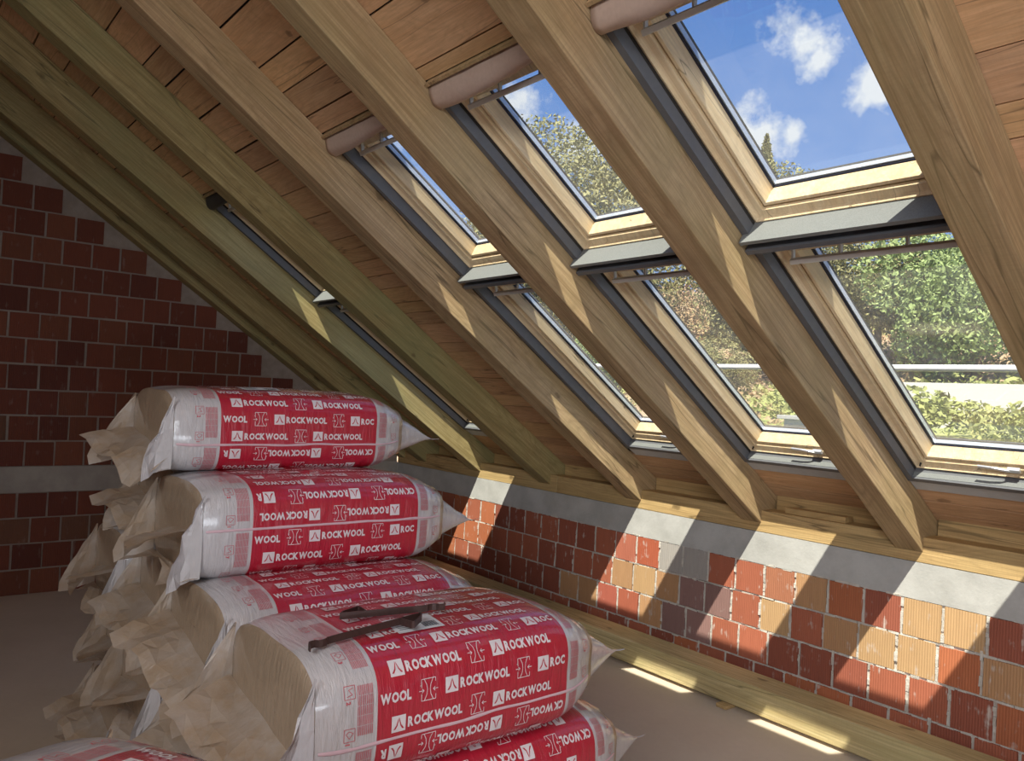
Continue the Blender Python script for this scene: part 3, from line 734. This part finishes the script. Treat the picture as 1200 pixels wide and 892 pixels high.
    def sheet(fn, nu, nv):
        vs = [fn(i / nu, j / nv) for i in range(nu + 1) for j in range(nv + 1)]
        fs = [(i * (nv + 1) + j, (i + 1) * (nv + 1) + j, (i + 1) * (nv + 1) + j + 1, i * (nv + 1) + j + 1) for i in range(nu) for j in range(nv)]
        f.add(vs, fs)
    def crum(x, y, z, a): return a * (noise.noise(Vector((x * 9, y * 10, z * 9 + seed * 5))) + 0.4 * noise.noise(Vector((x * 23, y * 21, z * 23 + seed))))
    def facets(fn, nu, nv, mi, jit):
        base = len(f.v); vs = []
        for i in range(nu + 1):
            for j in range(nv + 1):
                p = fn(i / nu, j / nv); k = jit * (j / nv) ** 0.7
                vs.append(p + Vector((r.uniform(-k, k), r.uniform(-k, k), r.uniform(-k, k))))
        fs = []
        for i in range(nu):
            for j in range(nv):
                a, b_, c, d = i * (nv + 1) + j, (i + 1) * (nv + 1) + j, (i + 1) * (nv + 1) + j + 1, i * (nv + 1) + j + 1
                fs += [(a, b_, c), (a, c, d)] if (i + j) % 2 else [(a, b_, d), (b_, c, d)]
        f.add(vs, fs, mi=mi)
    tail = 0.15 + 0.07 * r.random(); drop = 0.06 + 0.07 * r.random(); skew = r.uniform(-.08, .08)
    def wing(side):
        wx = (0.16 if side < 0 else 0.09) * r.uniform(.85, 1.15)
        def fn(u, v):        # from the top corner down the vertical edge, pulled outwards lower down
            ext = wx * min(u * 1.25, 1.0) * v
            x = side * (hw - 0.004 + (0.035 if side < 0 else -0.03) * v * u); y = -0.002 - ext; z = hh * (0.90 - 1.80 * u) - 0.045 * v * u
            if side > 0: x += 0.02 * math.sin(v * 5 + u * 3) * u
            c = crum(x, y, z, 0.010 * v); return Vector((x + c, y, z))
        return fn
    facets(wing(1), 7, 4, 1, 0.006); facets(wing(-1), 7, 4, 0, 0.006)
    zl, zr_ = r.uniform(.0, .35), r.uniform(-.55, -.15)
    if seed % 2 == 0: zl, zr_ = zr_ + .2, zl
    def flap(u, v):          # folded tongue leaving the end face on a slanting line
        uu = 2 * u - 1
        z0 = hh * (zl + (zr_ - zl) * u) - 0.02 * abs(uu)
        x = uu * hw * (0.98 - 0.30 * v * (0.5 + 0.5 * abs(uu))) + skew * v; y = -0.012 - tail * v * (1.05 - 0.55 * u if seed % 2 else 0.6 + 0.5 * u)
        z = z0 - drop * v * (0.4 + 0.9 * u if seed % 2 else 1.2 - 0.7 * u) + 0.018 * math.sin(uu * 6 + seed) * v
        c = crum(x, y, z, 0.010 * v); return Vector((x, y, z + c))
    facets(flap, 9, 5, 0, 0.009)
    def under(u, v):
        uu = 2 * u - 1; z0 = -hh * 0.88
        x = uu * hw * (1.0 - 0.25 * v); y = -0.006 - tail * 0.8 * v * (0.7 + 0.3 * math.cos(uu * 3 + seed)); z = z0 + 0.05 * v * (1 - abs(uu)) - 0.03 * v * abs(uu)
        c = crum(x, y, z + 3, 0.01 * v); return Vector((x, y + c, max(z + c, -PH / 2 + 0.012)))
    facets(under, 8, 4, 0, 0.006)
    for q_ in range(len(f.v)):
        x_, y_, z_ = f.v[q_]; f.v[q_] = (x_, y_, max(z_, -PH / 2 + 0.004) if y_ > -0.02 else max(z_, -PH / 2 - 0.05))
    lf = f.mesh('loose_end_film', [M['loose'], M['film_white']], False)
    # pinched tail on the far end
    f = MB()
    far_hw, far_hh = PW / 2 * 0.80, PH / 2 * 0.66
    def fart(u, v):
        a = 2 * math.pi * u; x0_ = math.copysign(abs(math.cos(a)) ** .5, math.cos(a)) * far_hw; z0_ = math.copysign(abs(math.sin(a)) ** .5, math.sin(a)) * far_hh
        q = min(v / 0.85, 1); zz = z0_ * (1 - q) ** 0.9 + 0.004 * math.sin(a); x = x0_ * (1 - 0.45 * q)
        y = PL - 0.004 + 0.25 * v * (0.8 + 0.35 * x0_ / far_hw) + 0.012 * math.sin(3 * a + seed) * v; z = zz - 0.035 * v
        c = crum(x, y, z, 0.012 * v); return Vector((x, y + c, z + c))
    sheet(fart, 56, 14)
    ff = f.mesh('far_end_film', M['film_white'], True)
    # sticker
    f = MB(); n = 6; vs = []; fs = []
    t0, y0 = (PER * 0.145, 0.30) if not flip else (PER * 0.20, 0.34)
    for i in range(n + 1):
        for j in range(4): vs.append(surf(t0 + 0.105 * i / n, y0 + 0.155 * j / 3, seed, .0034))
    for i in range(n):
        for j in range(3): fs.append((i * 4 + j, i * 4 + j + 1, (i + 1) * 4 + j + 1, (i + 1) * 4 + j))
    f.add(vs, fs, mi=0)
    for q in range(16):
        a = y0 + 0.095 + q * 0.003; ww = 0.0016 if q % 3 else 0.0024
        f.add([surf(t0 + .012, a, seed, .0042), surf(t0 + .045, a, seed, .0042), surf(t0 + .045, a + ww, seed, .0042), surf(t0 + .012, a + ww, seed, .0042)], [(0, 1, 2, 3)], mi=1)
    for q in range(7):
        tq = t0 + 0.018 + q * 0.011
        f.add([surf(tq, y0 + .012, seed, .0042), surf(tq, y0 + .05 + .03 * ((q * 7) % 3) / 3, seed, .0042), surf(tq + .003, y0 + .05 + .03 * ((q * 7) % 3) / 3, seed, .0042), surf(tq + .003, y0 + .012, seed, .0042)], [(0, 1, 2, 3)], mi=1)
    st = f.mesh('sticker', [M['sticker'], M['black_ink']])
    return dict(film_wrap=body, end_face=EF[0], far_end_face=EF[1], printed_lettering=prt, film_seam=sm, loose_end_film=lf, far_end_film=ff, sticker=st)
VAR = [make_meshes(0, False, 1), make_meshes(1, True, 2), make_meshes(2, False, 3), make_meshes(3, True, 4)]
def package(x, y, z, var, label, rz=0.0, sticker=False, group='mineral wool packages', sz=1.0, rx=0.0):
    """x = centre, y = near end, z = underside"""
    e = empty('insulation_package', (x, y, z + PH / 2 * sz), (rx, 0, rz)); e.scale = (1, 1, sz)
    for nm, me in VAR[var].items():
        if nm == 'sticker' and not sticker: continue
        o = bpy.data.objects.new(nm, me); COL.objects.link(o)
        if nm == 'film_wrap': wrap = o; o.parent = e; o['label'] = 'glossy red film with white collars'
        elif nm in ('printed_lettering', 'film_seam', 'sticker'): o.parent = wrap
        else: o.parent = e
    return tag(e, label, 'package', group)
LZ = 0.346
# column A (nearest)
package(-2.15, 1.02, 0.0, 2, 'lowest insulation package of the nearest stack, under the two front ones', group=None)
package(-2.16, 1.06, LZ, 1, 'red and white insulation package directly beneath the front one with the brown brackets', group=None)
package(-2.15, 0.905, 2 * LZ, 0, 'front red and white insulation package carrying two brown metal brackets', sticker=True, group=None)
# column B
package(-2.79, 0.94, 0.0, 3, 'lowest insulation package of the second stack, only its loose end film visible', group=None)
package(-2.80, 0.97, LZ, 0, 'second-lowest insulation package of the second stack, brown film end above the floor', group=None)
package(-2.79, 0.90, 2 * LZ, 2, 'insulation package behind the bracket one, upright lettering and white end film hanging down', group=None)
# column C
package(-3.43, 0.96, 0.0, 1, 'lowest insulation package of the third stack', group=None)
package(-3.44, 0.90, LZ, 3, 'second-lowest insulation package of the third stack, crumpled brown end film', group=None)
package(-3.43, 0.95, 2 * LZ, 0, 'third insulation package up in the third stack, mostly hidden by the inverted-lettered one', group=None)
# column D
package(-4.07, 0.92, 0.0, 2, 'lowest insulation package of the rearmost stack, its end film touching the floor', group=None)
package(-4.08, 0.97, LZ, 1, 'second insulation package up in the rearmost stack', group=None)
package(-4.07, 0.90, 2 * LZ, 3, 'third insulation package up in the rearmost stack, pointed end film', group=None)
package(-3.07, 0.90, 3 * LZ, 1, 'large insulation package with inverted lettering above its seam, below the topmost one', group=None, sz=0.985)
package(-3.75, 1.00, 3 * LZ, 2, 'insulation package lying behind, its red top showing just under the topmost package', group=None, sz=0.98)
package(-3.42, 0.885, 4 * LZ - 0.004, 0, 'topmost red and white insulation package of the pile', sticker=True, group=None, sz=0.93)
# small pile at lower left
u = Vector((0.894, 0.447, 0)); v = Vector((-0.447, 0.894, 0))
def qpack(zi, var, label, st=False, group=None):
    rz = math.atan2(u.y, u.x) - math.pi / 2
    fc = Vector((-1.82, 0.40, 0)) - v * 0.27 + u * 0.02
    package(fc.x, fc.y, zi * LZ, var, label, rz=rz, sticker=st, group=group)
for zi in (0, 1): qpack(zi, 1 + 2 * zi, 'insulation package in the small pile under the one cut off by the lower left corner', group='packages under the lower left one')
qpack(2, 2, 'insulation package cut off by the lower left corner', True)

# ------------------------------------------------------------------ brown metal brackets on the front package
def strap(b, pts, wd, th):
    # flat strap standing on edge: pts in plan (x,y) with z centre, wd = height, th = thickness
    pts = [Vector(p) for p in pts]; vs = []; n = len(pts)
    for i, p in enumerate(pts):
        t = (pts[min(i + 1, n - 1)] - pts[max(i - 1, 0)]); t.z = 0; t.normalize(); s = Vector((-t.y, t.x, 0)) * th / 2
        up = Vector((0, 0, wd / 2)); vs += [p - s - up, p + s - up, p + s + up, p - s + up]
    fs = []
    for i in range(n - 1):
        for k in range(4):
            l = (k + 1) % 4; fs.append((i * 4 + k, (i + 1) * 4 + k, (i + 1) * 4 + l, i * 4 + l))
    fs += [(0, 1, 2, 3), tuple((n - 1) * 4 + k for k in (3, 2, 1, 0))]; b.add(vs, fs)
ZT = 3 * LZ + 0.040
def bracket(pa, pb, side, label):
    # long strap from pa to pb with a hooked, stepped end at pa and a triangular spur near pb
    pa, pb = Vector(pa), Vector(pb); d = (pb - pa); L = d.length; t = d / L; n = Vector((-t.y, t.x, 0)) * side
    e = empty('metal_bracket', (0, 0, 0)); b = MB()
    P = lambda a, c, z=0: pa + t * a + n * c + Vector((0, 0, z))
    strap(b, [P(-.004, .020), P(0, .004), P(.006, -.002), P(.022, -.002), P(.028, .006), P(.040, .008), P(.052, .006), P(.058, 0), P(.075, -.001), P(L * .6, .0), P(L, 0)], .020, .003)
    b.build('strap', M['bronze'], e)
    b = MB(); strap(b, [P(L - .002, 0), P(L - .012, .016), P(L - .066, .052), P(L - .072, .050), P(L - .078, .004)], .020, .003); b.build('spur', M['bronze'], e)
    return tag(e, label, 'bracket')
# strap plan positions on top of the package
bracket((-1.965, 0.925, ZT - 0.016), (-2.005, 1.300, ZT + 0.004), -1, 'lower brown metal gutter bracket with hooked left end, lying on the front package')
bracket((-2.035, 1.405, ZT + 0.010), (-2.105, 1.085, ZT + 0.006), -1, 'upper brown metal gutter bracket with hooked right end, lying on the front package')

# ------------------------------------------------------------------ outside
def foliage_mat(name, a, b_, c_):
    m, nt, b = new_mat(name); v = coords(nt); n = nois(nt, v, 0.9, 5, 0.6); n2 = nois(nt, v, 9, 3)
    c = ramp(nt, n, [(0.3, a), (0.5, b_), (0.7, c_)]); c = mix(nt, math_n(nt, 'MULTIPLY', n2, 0.5), c, tuple(x * 0.55 for x in b_))
    nt.links.new(c, b.inputs['Base Color']); b.inputs['Roughness'].default_value = 0.8; return m
M['leaf_green'] = foliage_mat('leaf_green', (0.20, 0.28, 0.09), (0.30, 0.38, 0.14), (0.42, 0.46, 0.20))
M['leaf_olive'] = foliage_mat('leaf_olive', (0.19, 0.18, 0.07), (0.28, 0.265, 0.11), (0.38, 0.33, 0.16))
M['leaf_dry'] = foliage_mat('leaf_dry', (0.40, 0.24, 0.15), (0.46, 0.32, 0.18), (0.36, 0.36, 0.16))
M['lawn'] = foliage_mat('lawn_grass', (0.27, 0.31, 0.09), (0.34, 0.36, 0.12), (0.43, 0.38, 0.16))
M['slope'] = foliage_mat('dry_slope', (0.46, 0.30, 0.20), (0.48, 0.34, 0.22), (0.36, 0.32, 0.16))
M['bark'] = plain('bark', (0.16, 0.11, 0.08), 0.9)
M['white_wall'] = plain('white_garden_wall', (0.60, 0.57, 0.54), 0.8)
M['slate'] = plain('grey_box_roof', (0.38, 0.37, 0.36), 0.7)
M['path'] = plain('pale_path', (0.58, 0.48, 0.36), 0.9)
def gz(x, y):
    if y < 6: z = -3.0
    elif y < 13: z = -3.0 + (y - 6) / 7 * 4.2
    elif y < 19: z = 1.2 + (y - 13) * 0.13
    else: z = 1.98 + (y - 19) * 0.25
    return z + 0.25 * noise.noise(Vector((x * 0.25, y * 0.25, 0))) - (0.012 * x * 0)
b = MB(); nx, ny = 70, 60; vs = []; fs = []; ms = []
for i in range(nx + 1):
    for j in range(ny + 1):
        x = -75 + 95 * i / nx; y = 4.9 + 55 * (j / ny) ** 1.3; vs.append((x, y, gz(x, y)))
for i in range(nx):
    for j in range(ny):
        fs.append((i * (ny + 1) + j, (i + 1) * (ny + 1) + j, (i + 1) * (ny + 1) + j + 1, i * (ny + 1) + j + 1))
        y = vs[i * (ny + 1) + j][1]; x = vs[i * (ny + 1) + j][0]; ms.append(0 if (y < 21.5 and x > -12.5) else 1)
b.add(vs, fs); b.m = ms; struct(b.build('ground_hillside', [M['lawn'], M['slope']], smooth=True))
def leaf_mesh(name, mat, w_, h_, n, seed, size, shape='round'):
    r = random.Random(seed); b = MB()
    lumps = [(Vector((r.uniform(-.32, .32) * w_, r.uniform(-.32, .32) * w_, h_ * r.uniform(.38, .80))), r.uniform(.22, .34)) for _ in range(9)]
    for _ in range(n):
        if shape == 'cone':
            t = r.random() ** 0.7; z = h_ * (0.1 + 0.9 * (1 - t)); rad = w_ * 0.5 * t * (0.7 + 0.3 * r.random()); a = r.uniform(0, 6.283)
            c = Vector((rad * math.cos(a), rad * math.sin(a), z))
        else:
            lc, lr = r.choice(lumps); d = Vector((r.gauss(0, 1), r.gauss(0, 1), r.gauss(0, 1))); d.normalize(); d *= r.uniform(0.75, 1.0)
            c = lc + Vector((d.x * lr * w_, d.y * lr * w_, d.z * lr * h_ * .9)); c.z = max(c.z, 0.02)
        d1 = Vector((r.uniform(-1, 1), r.uniform(-1, 1), r.uniform(-1, 1))); d1.normalize(); d2 = d1.cross(Vector((r.uniform(-1, 1), r.uniform(-1, 1), r.uniform(-1, 1)))); d2.normalize()
        s = size * r.uniform(.6, 1.3); b.add([c - d1 * s, c + d2 * s * .45, c + d1 * s, c - d2 * s * .45], [(0, 1, 2, 3)])
    return b.mesh(name, mat)
TREES = [leaf_mesh('crown', M['leaf_green'], 4.2, 4.6, 14000, 1, 0.075), leaf_mesh('crown', M['leaf_olive'], 4.0, 4.4, 14000, 2, 0.07), leaf_mesh('crown', M['leaf_dry'], 4.2, 3.4, 11000, 3, 0.07),
         leaf_mesh('crown', M['leaf_olive'], 2.2, 5.0, 16000, 4, 0.055, 'cone'), leaf_mesh('crown', M['leaf_olive'], 4.0, 4.4, 42000, 6, 0.034)]
tb = MB(); tb.tube([(0, 0, -0.6), (0.05, 0, 1.0), (0, 0.05, 2.6)], [0.16, 0.13, 0.06], 8); TRUNK = tb.mesh('trunk', M['bark'], True)
def tree(kind, x, y, s, label, group):
    e = empty('tree' if kind != 3 else 'conifer_tree', (x, y, gz(x, y) - 0.1 - (0.7 * s if kind != 3 else 0)), (0, 0, x * 7.3 % 6.28)); e.scale = (s, s, s)
    for me in (TREES[kind], TRUNK):
        o = bpy.data.objects.new(me.name.split('.')[0], me); COL.objects.link(o); o.parent = e
    return tag(e, label, 'tree', group)
tree(3, -15.9, 23.2, 1.62, 'pointed olive-green conifer top rising into the nearest upper roof window', None)
r = random.Random(21)
spec = [(-8.6, 22.0, 1.1, 0), (-12.2, 24.0, 1.1, 1), (-5.0, 22.0, 1.1, 0), (-1.5, 23.5, 1.1, 1), (-7.0, 27.5, 1.15, 0), (-11.5, 29.5, 1.1, 2), (-18.3, 28.5, 1.2, 1), (-2.5, 29.0, 1.1, 2),
        (-21.2, 20.9, 2.55, 4), (-14.3, 22.8, 1.75, 4), (-28.5, 22.5, 2.2, 4), (-33.0, 24.0, 1.5, 0), (-24.5, 28.5, 1.2, 2), (-30.5, 30.0, 1.3, 1), (-40, 26, 1.5, 1), (-17.0, 17.5, 0.55, 0), (-14.2, 18.6, 0.5, 1)]
lt = {0: ('leafy green tree on the hillside seen through the roof windows', 'green trees on the hillside'), 1: ('olive-coloured tree on the hillside seen through the roof windows', 'olive trees on the hillside'), 2: ('dry reddish-brown bush on the hillside seen through the roof windows', 'dry bushes on the hillside')}
lt[4] = lt[1]
for x, y, s, kd in spec: tree(kd, x, y, s, *lt[kd])
# mounded hedge bushes on the terrace, below the pipe
bush = leaf_mesh('bush', M['leaf_green'], 2.0, 1.0, 2600, 8, 0.06)
bl = ['left', 'middle', 'right']
for i, (x, y, s) in enumerate([(-7.4, 13.6, 0.9), (-5.6, 13.2, 0.9), (-4.0, 13.0, 1.0)]):
    o = bpy.data.objects.new('bush', bush.copy()); o.data.materials[0] = M['lawn']; COL.objects.link(o); o.location = (x, y, gz(x, y) - 0.05); o.scale = (s * 1.5, s, s * 0.95); o.rotation_euler = (0, 0, i)
    tag(o, '%s of the three low yellow-green bushes in front of the white garden wall' % bl[i], 'bush')
b = MB(); vs = []; n = 40
b.box(-8.6, -1.0, 15.6, 15.85, 1.2, 2.36, j=0.01); tag(b.build('garden_wall', M['white_wall']), 'white garden wall beyond the bushes in the nearest lower roof window', 'wall')
b = MB(); b.box(-7.9, -7.0, 12.4, 13.4, 0.6, 1.55); b.box(-7.98, -6.92, 12.3, 13.5, 1.55, 1.62); tag(b.build('garden_box', M['slate'], bevel=0.01), 'grey flat-topped garden box seen at the left of the nearest lower roof window', 'box')
# white guard rail outside the eaves
b = MB(); b.tube([(-9.5, 5.35, 2.055), (-3.0, 5.35, 2.055), (3.5, 5.35, 2.055)], 0.022, 12); rail = b.build('guard_rail', M['white_rail'], smooth=True)
tag(rail, 'white horizontal scaffold guard rail crossing outside the lower roof windows', 'rail')
b = MB(); b.tube([(-2.88, 5.35, 2.055), (-2.78, 5.35, 2.055)], 0.028, 12); b.build('coupler', M['white_rail'], rail, smooth=True)
for x in (-9.3, 3.3):
    b = MB(); b.tube([(x, 5.38, -3.0), (x, 5.38, 2.3)], 0.024, 10); b.build('post', M['white_rail'], rail, smooth=True)

# low undergrowth covering the dry hillside: nobody could count it
r = random.Random(77); b = MB()
for _ in range(60000):
    x = r.uniform(-42, 4); y = 14.5 + 26 * r.random() ** 1.2
    if x > -9 and y < 16.3: continue
    g = noise.noise(Vector((x * 0.35, y * 0.35, 3))) + (0.25 if x > -12.5 and y < 22 else -0.12)
    hgt = (0.5 + 0.5 * noise.noise(Vector((x * 0.8, y * 0.8, 9)))) * (0.7 if x > -12 else 0.5)
    c = Vector((x, y, gz(x, y) + r.random() * max(hgt, 0.05)))
    d1 = Vector((r.uniform(-1, 1), r.uniform(-1, 1), r.uniform(-0.4, 1))); d1.normalize(); d2 = d1.cross(Vector((r.uniform(-1, 1), r.uniform(-1, 1), r.uniform(-1, 1)))); d2.normalize()
    sz_ = r.uniform(0.05, 0.12)
    b.add([c - d1 * sz_, c + d2 * sz_ * .5, c + d1 * sz_, c - d2 * sz_ * .5], [(0, 1, 2, 3)], mi=0 if g > 0.08 else (1 if g > -0.12 else 2))
o = b.build('undergrowth', [M['lawn'], M['leaf_olive'], M['leaf_dry']]); o['kind'] = 'stuff'
tag(o, 'low grass and brush covering the hillside outside the roof windows', 'undergrowth')
